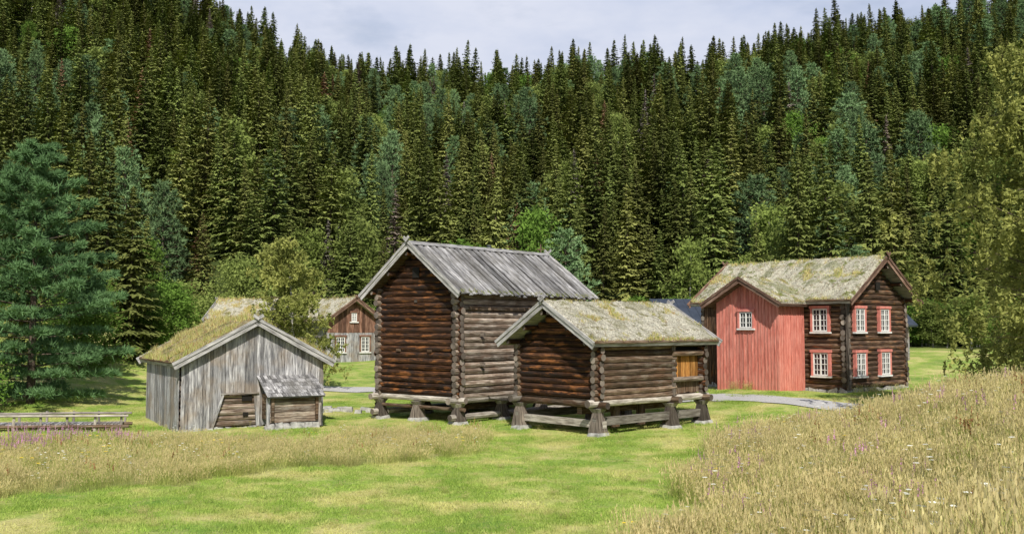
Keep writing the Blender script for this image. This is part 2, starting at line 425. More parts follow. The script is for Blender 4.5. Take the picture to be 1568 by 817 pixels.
def window(mb,c,e,n,w,h,cols=2,rows=3,trim='pink',tw=.11):
    fbox(mb,c,e,n,-w/2,w/2,-h/2,h/2,-.1,0,'glass',.5)
    f=.06
    for u0,u1,v0,v1 in ((-w/2,-w/2+f,-h/2,h/2),(w/2-f,w/2,-h/2,h/2),(-w/2+f,w/2-f,h/2-f,h/2),(-w/2+f,w/2-f,-h/2,-h/2+f)):
        fbox(mb,c,e,n,u0,u1,v0,v1,.0,.045,'white',.5)
    fbox(mb,c,e,n,-.035,.035,-h/2+f,h/2-f,.0,.05,'white',.5)
    for s in (-1,1):
        fbox(mb,c,e,n,s*w/4-.014,s*w/4+.014,-h/2+f,h/2-f,.0,.022,'white',.5)
    for k in range(1,rows+1):
        v=-h/2+h*k/(rows+1); fbox(mb,c,e,n,-w/2+f,w/2-f,v-.015,v+.015,.0,.03,'white',.5)
    if trim:
        fbox(mb,c,e,n,-w/2-tw,-w/2-.002,-h/2-.02,h/2+.02,-.1,.07,trim,.6)
        fbox(mb,c,e,n,w/2+.002,w/2+tw,-h/2-.02,h/2+.02,-.1,.07,trim,.6)
        fbox(mb,c,e,n,-w/2-tw-.04,w/2+tw+.04,h/2+.022,h/2+.15,-.1,.1,trim,.7)
        fbox(mb,c,e,n,-w/2-tw-.03,w/2+tw+.03,-h/2-.1,-h/2-.022,-.1,.1,'white',.7)
def boards(mb,c,e,n,x0,x1,zb,zt,bw,m,d=.03,batten=True,bmat=None):
    c=Vector(c);e=Vector(e);n=Vector(n); x=x0
    while x<x1-.01:
        w=min(bw*R.uniform(.85,1.15),x1-x); xe=x+w-.008; off=R.uniform(0,.012)
        b=R.uniform(-.03,.03)
        q=[]
        for zz in (zb,zt):
            za,zc_=zz(x),zz(xe)
            for (xx,dd,z_) in ((x,off,za),(xe,off,zc_),(xe,off+d,zc_),(x,off+d,za)):
                q.append(c+e*xx+n*dd+Vector((0,0,z_+(b if zz is zb else 0))))
        mb.hexa(q,m)
        if batten and x>x0:
            q=[]
            for zz in (zb,zt):
                for (xx,dd) in ((x-.03,off+d+.004),(x+.022,off+d+.004),(x+.022,off+d+.026),(x-.03,off+d+.026)):
                    q.append(c+e*xx+n*dd+Vector((0,0,zz(xx))))
            mb.hexa(q,bmat or m)
        x+=w
def stones(mb,pts,s,m='stone'):
    for p in pts:
        base=Vector(p); q=[]
        for z_ in (0,1):
            for (sx,sy) in ((-1,-1),(1,-1),(1,1),(-1,1)):
                k=.5*(1 if z_==0 else .8)
                q.append(base+Vector((sx*s[0]*k*R.uniform(.8,1.1),sy*s[1]*k*R.uniform(.8,1.1),z_*s[2]*R.uniform(.85,1.1))))
        mb.hexa(q,m)
def foot(mb,a,b,z0,z1):
    mb.hexa([Vector((a+sx*.26,b+sy*.26,z0+.12)) for sx,sy in ((-1,-1),(1,-1),(1,1),(-1,1))]+
            [Vector((a+sx*.15,b+sy*.15,z1-.16)) for sx,sy in ((-1,-1),(1,-1),(1,1),(-1,1))],'log_end')
    mb.hexa([Vector((a+sx*.15,b+sy*.15,z1-.158)) for sx,sy in ((-1,-1),(1,-1),(1,1),(-1,1))]+
            [Vector((a+sx*.24,b+sy*.24,z1)) for sx,sy in ((-1,-1),(1,-1),(1,1),(-1,1))],'beam')
    stones(mb,[(a,b,z0-.1)],(.75,.7,.24))

# ------------------------------------------------------------------ BIG LOFT STOREHOUSE
def loft():
    W,L=4.7,8.3; th=math.radians(49.6)
    E=empty('log_loft_storehouse',(-2.22,40.5,0),th)
    zr,ze,oe,of,ob=7.6,5.4,.62,.62,.5
    sl=(zr-ze)/(W/2+oe); zw=ze+oe*sl-.2
    mb=MB([])
    logwalls(mb,L,W,1.12,zw,sl,.262,'log_brown','log_gray')
    mb.build('log_walls',E,True)
    mb=MB([]); mb.box((.05,.05,1.0),(L-.1,0,0),(0,W-.1,0),(0,0,.12),'log_mid')
    for b in (0,W): mb.cyl((-.6,b,.98),(L+.45,b,.98),.14,.14,'beam',10,3,.01,'log_end')
    for a in (0,L/2,L): mb.cyl((a,-.45,1.0),(a,W+.45,1.0),.13,.13,'beam',10,3,.01,'log_end')
    for a in (.0,L*.33,L*.66,L):
        for b in (0,W/2,W):
            foot(mb,a,b,tz(-2.27+a*math.cos(th)-b*math.sin(th),40.5+a*math.sin(th)+b*math.cos(th)),.86)
    for b in (-.02,W): mb.cyl((-.5,b,.3),(L+.3,b,.3),.13,.12,'beam',8,3,.01,'log_end')
    mb.cyl((L*.5,-.4,.3),(L*.5,W,.3),.13,.13,'beam')
    mb.cyl((-.02,-.4,.62),(-.02,W+.3,.62),.08,.07,'log_mid',8)
    mb.box((.6,.8,.5),(L-1,0,0),(0,.2,0),(0,0,.2),'log_mid')
    mb.build('post_foundation',E)
    P=roof_boards(E,False,L,W,zr,ze,oe,of,ob,.2)
    barges(E,False,P,L,of,ob,'barge'); purlins(E,False,P,L,W,of,ob,0)
    mb=MB([])
    fbox(mb,(-.16,W/2,6.35),(0,1,0),(-1,0,0),-.2,.2,-.25,.2,0,.02,'dark')
    fbox(mb,(-.15,W/2,5.1),(0,1,0),(-1,0,0),-.08,.08,-.06,.06,0,.03,'log_end')
    for b_ in (1.5,3.4):
        fbox(mb,(-.15,b_,3.0),(0,1,0),(-1,0,0),-.12,.12,-.05,.05,0,.05,'log_mid')
    for z_ in (2.35,3.6): mb.box((1.2,-.34,z_),(0,.3,0),(.1,0,0),(0,0,.16),'log_end')
    mb.box((.5,-.2,4.72),(L-.8,0,0),(0,.12,0),(0,0,.14),'log_mid')
    mb.build('gable_hatch',E)
    T=[];r=[]
    for k in range(1600):
        a=R.uniform(-of,L+ob); sd=R.choice((0,0,1)); t=1.0-abs(R.gauss(0,.02))
        if k%4==0: t=R.uniform(0,.05)
        p=P(a,t,sd,.02); h=R.uniform(.04,.13)
        T.append([tuple(p+Vector((R.uniform(-.03,.03),0,0))),tuple(p+Vector((R.uniform(-.03,.03),.02,0))),tuple(p+Vector((R.uniform(-.06,.06),R.uniform(-.08,.02),h*R.choice((-.8,1)))))]); r.append(R.random())
    trimesh('roof_moss',np.array(T),r,[0]*len(T),['tall'],E)
loft()
# ------------------------------------------------------------------ SMALL STOREHOUSE
def stabbur():
    W,L=4.2,6.2; th=math.radians(42); ox,oy=3.15,36.2
    E=empty('turf_roof_log_storehouse',(ox,oy,0),th)
    zr,ze,oe,of,ob=4.95,3.42,.5,.75,.55
    sl=(zr-ze)/(W/2+oe); zw=ze+oe*sl-.24
    mb=MB([])
    logwalls(mb,L,W,1.36,zw,sl,.235,'log_brown','log_mid',aend=4.2)
    mb.build('log_walls',E,True)
    mb=MB([])
    mb.box((.05,.1,1.22),(L-.1,0,0),(0,W-.2,0),(0,0,.1),'log_mid')
    mb.box((4.3,.12,1.34),(L-4.4,0,0),(0,.06,0),(0,0,zw-1.35),'dark')
    boards(mb,(4.35,.1,0),(1,0,0),(0,-1,0),.25,1.7,lambda x:1.95,lambda x:2.85,.2,'plank_orange',batten=False)
    boards(mb,(4.35,.1,0),(1,0,0),(0,-1,0),.0,1.9,lambda x:1.36,lambda x:1.9,.24,'log_mid',batten=False)
    for a in (4.3,L+.0): mb.box((a-.1,-.12,1.3),(0,0,zw-1.3),(.2,0,0),(0,.2,0),'log_end')
    mb.cyl((4.2,-.1,1.92),(L+.2,-.1,1.92),.1,.1,'log_gray'); mb.cyl((4.2,-.1,2.95),(L+.2,-.1,2.95),.12,.12,'log_mid')
    mb.cyl((4.2,-.08,zw-.12),(L+.3,-.08,zw-.12),.13,.13,'log_mid')
    mb.build('gallery_planks',E)
    mb=MB([])
    for b in (0,W): mb.cyl((-.55,b,1.2),(L+.4,b,1.2),.14,.13,'beam',10,3,.01,'log_end')
    for a in (0,4.2,L): mb.cyl((a,-.5,1.14),(a,W+.4,1.14),.13,.13,'log_mid',10,3,.01,'log_end')
    for a in (0,4.2,L):
        for b in (0,W):
            foot(mb,a,b,tz(ox+a*math.cos(th)-b*math.sin(th),oy+a*math.sin(th)+b*math.cos(th)),1.02)
    for b in (0,W): mb.box((-.2,b-.09,.38),(L+.4,0,0),(0,.18,0),(0,0,.3),'beam')
    mb.box((.0,-.25,.3),(0,W+.5,0),(.2,0,0),(0,0,.26),'beam')
    mb.box((.4,1.2,.7),(L-1,0,0),(0,.25,0),(0,0,.25),'log_mid')
    for a in (1.5,3.0): mb.box((a,.5,.2),(0,0,.9),(.25,0,0),(0,.25,0),'log_mid')
    mb.build('post_foundation',E)
    P=roof_turf(E,False,L,W,zr,ze,oe,of,ob,'turf_pale',blades=12000,bh=.08,thr=.4)
    barges(E,False,P,L,of,ob,'barge'); purlins(E,False,P,L,W,of,ob,0)
stabbur()
# ------------------------------------------------------------------ LEFT BARN
def barn():
    W,L=5.45,6.2; al=math.radians(31)
    E=empty('grey_board_barn',(-12.7,38.0,-.2),al)
    zr,ze,oe,of,ob=4.48,2.8,.42,.5,.4
    sl=(zr-ze)/(W/2+oe); zw=ze+oe*sl-.2
    mb=MB([],True)
    logwalls(mb,L,W,.3,zw,sl,.22,'log_gray','log_mid',ext=.05)
    mb.build('log_walls',E,True)
    mb=MB([],True)
    zt=lambda x: zw+sl*min(max(x,0),W-min(x,W))
    zb=lambda x: .12 if x<1.0 else (.12+(x-1.0)/.45*1.46 if x<1.45 else (1.58 if x<2.75 else .3))
    x=-.1
    while x<W+.1:
        w=R.uniform(.12,.19); q=[]; off=R.uniform(.15,.18); xe=x+w-.009; x1=x
        for zz in (zb,zt):
            for (xx,dd) in ((x1,0),(xe,0),(xe,.028),(x1,.028)):
                q.append(Vector((-(off+dd),xx,zz(xx)+(R.uniform(-.04,.04) if zz is zb and xx==x1 else 0))))
        mb.hexa(q,'gray_board'); x+=w
    boards(mb,(0,-.15,0),(1,0,0),(0,-1,0),-.1,L,lambda x:.15,lambda x:zw+.02,.17,'gray_board',batten=False)
    boards(mb,(0,W+.15,0),(1,0,0),(0,1,0),-.1,L,lambda x:.15,lambda x:zw+.02,.17,'gray_board',batten=False)
    mb.box((-.23,.98,.1),(0,.47,1.48),(0,.09,0),(-.03,0,0),'gray_board',.8)
    mb.box((-.235,1.4,1.56),(0,1.5,0),(0,0,.06),(-.04,0,0),'gray_board',.2)
    mb.build('vertical_boards',E)
    mb=MB([],True)
    fbox(mb,(-.14,2.45,1.38),(0,1,0),(-1,0,0),-.2,.2,-.1,.12,0,.03,'dark')
    fbox(mb,(-.14,2.4,.76),(0,1,0),(-1,0,0),-.1,.1,-.07,.07,0,.03,'dark')
    stones(mb,[(-.1+R.uniform(-.05,.05),b,-.12) for b in np.arange(0,W,.45)],(.4,.45,.4))
    stones(mb,[(a,0,-.12) for a in np.arange(.4,L,.5)],(.45,.4,.36))
    mb.build('vent_and_base_stones',E)
    P=roof_turf(E,True,L,W,zr,ze,oe,of,ob,'turf_brown',blades=9000,bh=.17,mats=('straw','tall','rust'),thr=.0)
    barges(E,True,P,L,of,ob,'barge',.16)
    mb=MB([],True); b0,b1,a0=3.05,4.95,-1.35
    for k in range(5):
        z=.48+k*.2
        mb.box((a0,b0-.12,z),(0,b1-b0+.24,0),(.11,0,0),(0,0,.19),'log_gray')
        mb.box((a0-.1,b0,z+.08),(1.3,0,0),(0,.11,0),(0,0,.19),'log_mid'); mb.box((a0-.1,b1-.11,z+.08),(1.3,0,0),(0,.11,0),(0,0,.19),'log_mid')
    for b in (b0-.16,b1+.02): mb.box((a0-.04,b,.3),(0,0,1.15),(.12,0,0),(0,.12,0),'gray_board',.7)
    stones(mb,[(a0+.05+R.uniform(-.05,.05),b,-.1) for b in np.arange(b0,b1+.1,.3)],(.35,.36,.56))
    stones(mb,[(a0-.02+R.uniform(-.05,.05),b,-.1) for b in np.arange(b0-.1,b1+.2,.37)],(.4,.36,.42))
    stones(mb,[(a,b1,-.1) for a in np.arange(a0+.3,0,.35)],(.35,.3,.56))
    A0,A1,Z0,Z1=-.18,a0-.28,2.25,1.5
    mb.box((A0,b0-.2,Z0-.06),(A1-A0,0,Z1-Z0),(0,b1-b0+.4,0),(0,0,.04),'gray_board',.2)
    nr=6
    for k in range(nr):
        b=b0-.24
        while b<b1+.2:
            w=R.uniform(.1,.16); t0=k/nr; o=Vector((A0+(A1-A0)*t0,b,Z0+(Z1-Z0)*t0))
            e=Vector(((A1-A0)*(1.25/nr),0,(Z1-Z0)*(1.25/nr)+.03))
            mb.box(o,e,(0,w-.006,0),(0,0,.018),'roof_board'); b+=w
    mb.build('lean_to_shed',E)
barn()
# ------------------------------------------------------------------ RED HOUSE
def redhouse():
    W,L=5.5,8.6; al=math.radians(40)
    E=empty('red_and_log_farmhouse',(16.3,48,.66),al)
    zr,ze,oe,of,ob=6.86,4.6,.62,.7,.6
    sl=(zr-ze)/(W/2+oe); zw=ze+oe*sl-.25
    mb=MB([],True); logwalls(mb,L,W,.38,zw,sl,.255,'log_house','log_house',ext=.22)
    mb.build('log_walls',E,True)
    mb=MB([],True)
    for a in np.arange(-.1,L,.55): stones(mb,[(a+.2,0,-.5)],(.6,.5,.82)); stones(mb,[(a+.2,W,-.5)],(.6,.5,.82))
    for b in np.arange(-.1,W+.2,.55): stones(mb,[(0,b,-.5)],(.5,.6,.82))
    for a in np.arange(2.4,6.1,.5): stones(mb,[(a,-2.2,-.6)],(.55,.45,.76))
    for b in np.arange(-2.2,0,.5): stones(mb,[(2.35,b,-.6)],(.4,.55,.76))
    mb.build('stone_foundation',E)
    mb=MB([],True)
    mb.box((-.3,-.3,.3),(0,0,zw-.4),(.1,0,0),(0,.1,0),'log_end',.2)
    p=2.3; a0,a1=2.25,6.0; hw=(a1-a0)/2; zre,zee,oc=5.78,4.48,.5
    s2=(zre-zee)/(hw+oc); zw2=zee+oc*s2-.18
    ztop=lambda x: zw2+s2*min(max(x,0),(a1-a0)-min(x,a1-a0))
    boards(mb,(a0,-p,0),(1,0,0),(0,-1,0),0,hw,lambda x:.1,ztop,.2,'red')
    boards(mb,(a0,-p,0),(1,0,0),(0,-1,0),hw,a1-a0,lambda x:.1,ztop,.2,'red')
    boards(mb,(a0,-p,0),(0,1,0),(-1,0,0),0,p-.13,lambda x:.1,lambda x:zw2,.2,'red')
    boards(mb,(a1,-p,0),(0,1,0),(1,0,0),0,p-.13,lambda x:.1,lambda x:zw2,.2,'red')
    mb.box((a0-.06,-p-.06,.1),(0,0,zw2-.1),(.12,0,0),(0,.12,0),'red',.7)
    boards(mb,(a1+.05,-.16,0),(1,0,0),(0,-1,0),0,L-a1,lambda x:.2,lambda x:zw,.2,'log_house')
    mb.build('red_board_porch',E)
    mb=MB([],True)
    for z_ in (1.5,3.68):
        window(mb,(1.25,-.2,z_),(1,0,0),(0,-1,0),.84,1.12)
        for b in (.98,3.3): window(mb,(-.2,b,z_),(0,1,0),(-1,0,0),.84,1.12)
    window(mb,(4.1,-p-.07,3.69),(1,0,0),(0,-1,0),.78,.8,rows=2)
    fbox(mb,(-.2,W/2,5.4),(0,1,0),(-1,0,0),-.2,.2,-.2,.2,0,.02,'dark')
    mb.build('windows',E)
    P=roof_turf(E,True,L,W,zr,ze,oe,of,ob,'turf_green',th=.22,blades=14000,bh=.10,thr=.28)
    barges(E,True,P,L,of,ob,'barge_dark',.2); purlins(E,True,P,L,W,of,ob,0)
    mb=MB([],True)
    def Q(b,t,side,off=0):
        sg=-1 if side==0 else 1; h2=hw+oc; dz=zre-zee; ln=math.hypot(h2,dz)
        return Vector((a0+hw+sg*h2*t+sg*dz/ln*off,b,zre-dz*t+h2/ln*off))
    B0,B1=-p-.6,1.1
    for side in (0,1):
        o=Q(B0,0,side,-.16); mb.box(o,Q(B1,0,side,-.16)-o,Q(B0,1,side,-.16)-o,Q(B0,0,side,-.02)-o,'barge_dark',.3)
        na,nt_=34,22; g=[]
        for i in range(na+1):
            row=[]
            for j in range(nt_+1):
                b=B0+.03+(B1-B0)*i/na; t=j/nt_*.99
                h=.12+.12*noise.noise(Vector((b*1.6,t*4+side*9,5)))+.05*noise.noise(Vector((b*7,t*18,3+side)))
                if i==0: h=0
                if j==nt_: h=-.05
                row.append(Q(b,t,side,h))
            g.append(row)
        for i in range(na):
            for j in range(nt_): mb.face([g[i][j],g[i+1][j],g[i+1][j+1],g[i][j+1]],'turf_green')
        for off,hh,da in ((-.2,.2,0),(-.03,.12,.045)):
            b=B0-da-.01; o=Q(b,-.01,side,off); mb.box(o,Q(b,1.03,side,off)-o,Q(b,-.01,side,off+hh)-o,(0,-.04,0),'barge_dark',R.uniform(.4,.9))
    mb.build('porch_turf_roof',E,False)
    def fn():
        side=R.randint(0,1); b=R.uniform(B0,B1-.6); t=R.random(); v=noise.noise(Vector((b*1.3,t*3.5,side*5)))
        if t>.94: v+=.3
        if v<.2+R.uniform(-.1,.1): return None
        return Q(b,t,side,.1),.7
    blades_on(E,True,fn,3500,.1,['straw','tall','rust'])
redhouse()
# ------------------------------------------------------------------ background houses
def brownhouse():
    W,L=4.3,7.5; al=math.radians(33); z0=1.35
    E=empty('brown_board_house',(-14.1,75,z0),al)
    zr,ze,oe,of,ob=4.9,3.0,.5,.5,.4; sl=(zr-ze)/(W/2+oe); zw=ze+oe*sl-.2
    mb=MB([],True)
    zt=lambda x: zw+sl*min(max(x,0),W-min(x,W))
    boards(mb,(0,0,0),(0,1,0),(-1,0,0),0,W/2,lambda x:2.2,zt,.22,'brown_board',batten=False)
    boards(mb,(0,0,0),(0,1,0),(-1,0,0),W/2,W,lambda x:2.2,zt,.22,'brown_board',batten=False)
    boards(mb,(0,0,0),(0,1,0),(-1,0,0),0,W,lambda x:-.6,lambda x:2.2,.22,'gray_board',batten=False)
    boards(mb,(0,0,0),(1,0,0),(0,-1,0),0,L,lambda x:-.6,lambda x:zw,.22,'gray_board',batten=False)
    boards(mb,(0,W,0),(1,0,0),(0,1,0),0,L,lambda x:-.6,lambda x:zw,.22,'gray_board',batten=False)
    boards(mb,(L,0,0),(0,1,0),(1,0,0),0,W,lambda x:-.6,lambda x:zw,.22,'gray_board',batten=False)
    window(mb,(-.06,1.05,1.3),(0,1,0),(-1,0,0),.7,1.15,trim='brown_board'); window(mb,(-.06,3.1,1.3),(0,1,0),(-1,0,0),.7,1.15,trim='brown_board')
    window(mb,(-.06,2.15,3.4),(0,1,0),(-1,0,0),.45,.65,trim='brown_board',rows=2)
    mb.build('walls_and_windows',E)
    P=roof_turf(E,True,L,W,zr,ze,oe,of,ob,'turf_pale',blades=3500,bh=.16); barges(E,True,P,L,of,ob,'barge_dark')
brownhouse()
def lowhouse():
    W,L=4.0,3.6
    E=empty('low_turf_roof_cabin',(-19.0,62,1.6),math.radians(-4))
    zr,ze,oe,of,ob=4.15,2.85,.5,.3,.3; sl=(zr-ze)/(W/2+oe); zw=ze+oe*sl-.2
    mb=MB([]); logwalls(mb,L,W,-.3,zw,sl,.23,'log_mid','log_mid'); mb.build('log_walls',E)
    P=roof_turf(E,False,L,W,zr,ze,oe,of,ob,'turf_pale',blades=3500,bh=.16); barges(E,False,P,L,of,ob,'barge')
lowhouse()
def modern():
    W,L=7,17.3
    E=empty('modern_dark_roof_building',(10.6,68,1.6),math.radians(3))
    mb=MB([])
    mb.box((0,0,-.8),(L,0,0),(0,W,0),(0,0,3.2),'gray_board',.2)
    for k in range(12): fbox(mb,(.95+k*1.4,-.02,1.0),(1,0,0),(0,-1,0),-.6,.6,-.9,1.1,0,.03,'glass')
    for k in range(13): fbox(mb,(.25+k*1.4,-.02,1.0),(1,0,0),(0,-1,0),-.06,.06,-.95,1.3,0,.06,'white')
    P=roofP(W,4.4,2.5,.5)
    for side in (0,1):
        o=P(-.4,0,side,-.1); mb.box(o,P(L+.4,0,side,-.1)-o,P(-.4,1,side,-.1)-o,P(-.4,0,side,.05)-o,'slate',.5)
        for k in range(30):
            o=P(-.35+k*.6,0,side,.052); mb.box(o,P(-.35+k*.6,1,side,.052)-o,(.03,0,0),P(-.35+k*.6,0,side,.08)-o,'slate',.8)
    mb.build('walls_and_roof',E)
modern()
# ------------------------------------------------------------------ plank footbridge at left
def footbridge():
    E=empty('wooden_footbridge',(0,0,0))
    mb=MB([]); p0=Vector((-24.5,36.0)); p1=Vector((-15.2,38.4)); d=(p1-p0); n=Vector((-d.y,d.x)).normalized()
    K=10
    def zt(k): return .74-.14*k/K
    for k in range(K+1):
        p=p0+d*k/K
        for s in (0,1.1):
            q=p+n*s; g=tz(q.x,q.y)
            mb.cyl((q.x,q.y,g-.2),(q.x+R.uniform(-.04,.04),q.y,zt(k)+R.uniform(-.01,.08)),.055,.05,'beam',6)
    for s in (0,1.1):
        a=p0+n*s; mb.cyl((a.x-.3,a.y-.08,zt(0)-.02),(a.x+d.x+.3,a.y+d.y-.08,zt(K)-.02),.05,.045,'beam',7,5,.012)
        mb.cyl((a.x-.3,a.y,zt(0)-.44),(a.x+d.x+.3,a.y+d.y,zt(K)-.44),.06,.06,'log_mid',7,5,.012)
    for k in range(72):
        p=p0+d*k/72+n*.02; mb.box((p.x,p.y,zt(k/72*K)-.38),(n.x*1.06,n.y*1.06,0),(d.normalized().x*.11,d.normalized().y*.11,0),(0,0,.03),'gray_board')
    mb.build('deck_and_rails',E)
footbridge()
E=empty('white_info_sign',(-24.3,66.5,tz(-24.3,66.5)))
mb=MB([]); mb.cyl((-.2,0,-.1),(-.2,0,1.0),.03,.03,'gray_board',6); mb.cyl((.2,0,-.1),(.2,0,1.0),.03,.03,'gray_board',6)
mb.box((-.3,-.05,.55),(.6,0,0),(0,.03,0),(0,0,.5),'white',.7); mb.build('panel_and_posts',E)
E=empty('metal_flue_pipe',(-1.65,70,1.8)); mb=MB([]); mb.cyl((0,0,0),(0,0,7.9),.1,.1,'white',10); mb.cyl((0,0,7.9),(0,0,8.05),.16,.16,'slate',10); mb.build('pipe',E)
E=empty('wooden_pole',(2.05,70,1.8)); mb=MB([]); mb.cyl((0,0,0),(0,0,8.1),.07,.05,'log_mid',8); mb.box((-.25,-.03,7.7),(.5,0,0),(0,.06,0),(0,0,.08),'log_mid'); mb.build('pole_and_crossarm',E)
mb=MB([])
for k in range(22):
    x=-8.2+R.gauss(0,.6); y=46.5+R.gauss(0,.5); stones(mb,[(x,y,tz(x,y)-.12)],(R.uniform(.2,.5),R.uniform(.2,.45),R.uniform(.18,.36)))
mb.build('field_stones')

# ------------------------------------------------------------------ trees
def cone_tris(p0,p1,r0,r1,n=6):
    p0=np.array(p0,float);p1=np.array(p1,float); d=p1-p0; d/=np.linalg.norm(d)+1e-9
    a=np.cross(d,[.3,.9,.2]); a/=np.linalg.norm(a); b=np.cross(d,a); T=[]
    for i in range(n):
        t0=2*math.pi*i/n;t1=2*math.pi*(i+1)/n
        u0=a*math.cos(t0)+b*math.sin(t0);u1=a*math.cos(t1)+b*math.sin(t1)
        T.append([p0+u0*r0,p0+u1*r0,p1+u1*r1]); T.append([p0+u0*r0,p1+u1*r1,p1+u0*r1])
    return T
def spruce(name,H,Rr,seed,fm='spruce',dens=1.,bare=.04,link=False,sparse=1.):
    q=random.Random(seed); T=[];r=[];mi=[]
    t=cone_tris((0,0,-.5),(0,0,H*.97),.16*H/12,.02); T+=t; r+=[.5]*len(t); mi+=[1]*len(t)
    z=H*bare; asym=q.random()*6.28
    while z<H*.985:
        f=z/H; rad=Rr*(1-f)**.88*q.uniform(.62,1.18)*(1 if f>.12 else .75+f*2)+.04
        kk=.30+.70*min(1,(1-f)*3.2)
        nb=max(4,int((8.-3*f)*dens))
        a0=q.random()*6.28
        for k in range(nb):
            an=a0+6.283*k/nb+q.uniform(-.35,.35); rr=rad*q.uniform(.55,1.3)*(1+.15*math.cos(an-asym+f*5))
            if q.random()>sparse: continue
            dx,dy=math.cos(an),math.sin(an); br=q.random()
            droop=.42*(1-f)+.02; up=.18*f
            ns=max(2,int(rr/.36*dens))
            zb=z+q.uniform(-.2,.2)
            for s_ in range(ns):
                s=(s_+.6)/ns
                pr=rr*s; pz=zb+pr*(up) - droop*pr*(1.25-.45*s)
                for sd in (-1,1,0) if s_==ns-1 else (-1,1):
                    l=(.38+.38*rr*(1-s)*.6)*q.uniform(.7,1.3)*kk
                    w=.19*q.uniform(.8,1.5)*(.4+.6*kk)
                    fan=an+sd*q.uniform(.4,1.0)
                    px,py=dx*pr,dy*pr
                    tx=px+math.cos(fan)*l; ty=py+math.sin(fan)*l; tzz=pz-l*q.uniform(.05,.6)
                    wx,wy=-math.sin(fan)*w,math.cos(fan)*w
                    T.append([(px-wx,py-wy,pz+q.uniform(-.04,.06)),(px+wx,py+wy,pz+.03),(tx,ty,tzz)])
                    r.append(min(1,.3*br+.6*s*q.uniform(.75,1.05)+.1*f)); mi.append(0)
                    if q.random()<.35:
                        T.append([(px-wx*.7,py-wy*.7,pz),(px+wx*.7,py+wy*.7,pz),(px+q.uniform(-.08,.08),py+q.uniform(-.08,.08),pz-l*.75)])
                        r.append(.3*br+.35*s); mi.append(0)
        z+=(.16+.36*(1-f))*(.7+.6*q.random())
    for k in range(8):
        an=q.random()*6.28; zz=H*.95+q.random()*H*.05
        T.append([(0,0,zz+.2),(.03*math.cos(an+1.5),.03*math.sin(an+1.5),zz-.02),(.1*math.cos(an),.1*math.sin(an),zz)]); r.append(.6); mi.append(0)
    return trimesh(name,np.array(T),r,mi,[fm,'bark'],None,link)
def rand_leaves(C,size,q,flat=.0):
    n=len(C); d=q.randn(n,3); d/=np.linalg.norm(d,axis=1)[:,None]; e=q.randn(n,3); e-= (e*d).sum(1)[:,None]*d; e/=np.linalg.norm(e,axis=1)[:,None]
    s=size*q.uniform(.6,1.4,n)[:,None]
    return np.stack([C-d*s*.5-e*s*.38,C-d*s*.5+e*s*.38,C+d*s*.75],1)
def pine(name,H,Rr,seed,tufts=900,tl=.32,nn=10,tw=.05,link=False,fm='pine',base=.06,lev=2.1,tight=1.):
    q=np.random.RandomState(seed); T=[];r=[];mi=[]
    t=cone_tris((0,0,-.5),(0,0,H*.95),.2*H/12,.03,8); T+=t; r+=[.5]*len(t); mi+=[1]*len(t)
    nl=int(H*lev); C=[];D=[];B=[]
    per=max(2,int(tufts/(nl*6)))
    for l in range(nl):
        f=base+(1-base)*(l+.5*q.rand())/nl
        prof=(1-f)**.62*(.45+.55*min(1,(f-base)/.22+.35)); rad=Rr*prof*1.12+.12
        nb=6
        a0=q.rand()*6.28
        for k in range(nb):
            an=a0+6.283*k/nb+q.uniform(-.3,.3); rr=rad*q.uniform(.6,1.2); br=q.rand()
            rise=.05+.55*f**1.5+q.uniform(-.08,.08); z=f*H
            dirv=np.array([math.cos(an),math.sin(an),rise]); end=np.array([0,0,z])+dirv*rr
            t=cone_tris((0,0,z),end,.035,.008,3); T+=t; r+=[.3]*len(t); mi+=[1]*len(t)
            for c in range(int(per*(.5+rr/Rr*1.6))+1):
                s=1.05-.75*q.rand()**1.4; p=np.array([0,0,z])+dirv*rr*s
                sp=(.30*rr*(1.15-s)+.12)*tight
                p=p+np.array([q.randn()*sp*.8,q.randn()*sp*.8,abs(q.randn())*sp*.25])
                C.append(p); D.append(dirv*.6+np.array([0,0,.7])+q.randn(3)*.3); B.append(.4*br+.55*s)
    C=np.array(C);D=np.array(D);D/=np.linalg.norm(D,axis=1)[:,None];B=np.array(B)
    Cc=np.repeat(C,nn,0); Dd=np.repeat(D,nn,0); n=len(Cc)
    v=Dd+q.randn(n,3)*.75; v/=np.linalg.norm(v,axis=1)[:,None]; s=np.cross(v,q.randn(n,3)); s/=np.linalg.norm(s,axis=1)[:,None]
    L=tl*q.uniform(.6,1.2,n)[:,None]
    leaf=np.stack([Cc-s*tw*.5,Cc+s*tw*.5,Cc+v*L],1)
    TT=np.concatenate([np.array(T),leaf]); rr_=list(r)+list(np.clip(np.repeat(B,nn)+q.uniform(-.15,.15,n),0,1)); mm=mi+[0]*n
    return trimesh(name,TT,rr_,mm,[fm,'bark'],None,link)
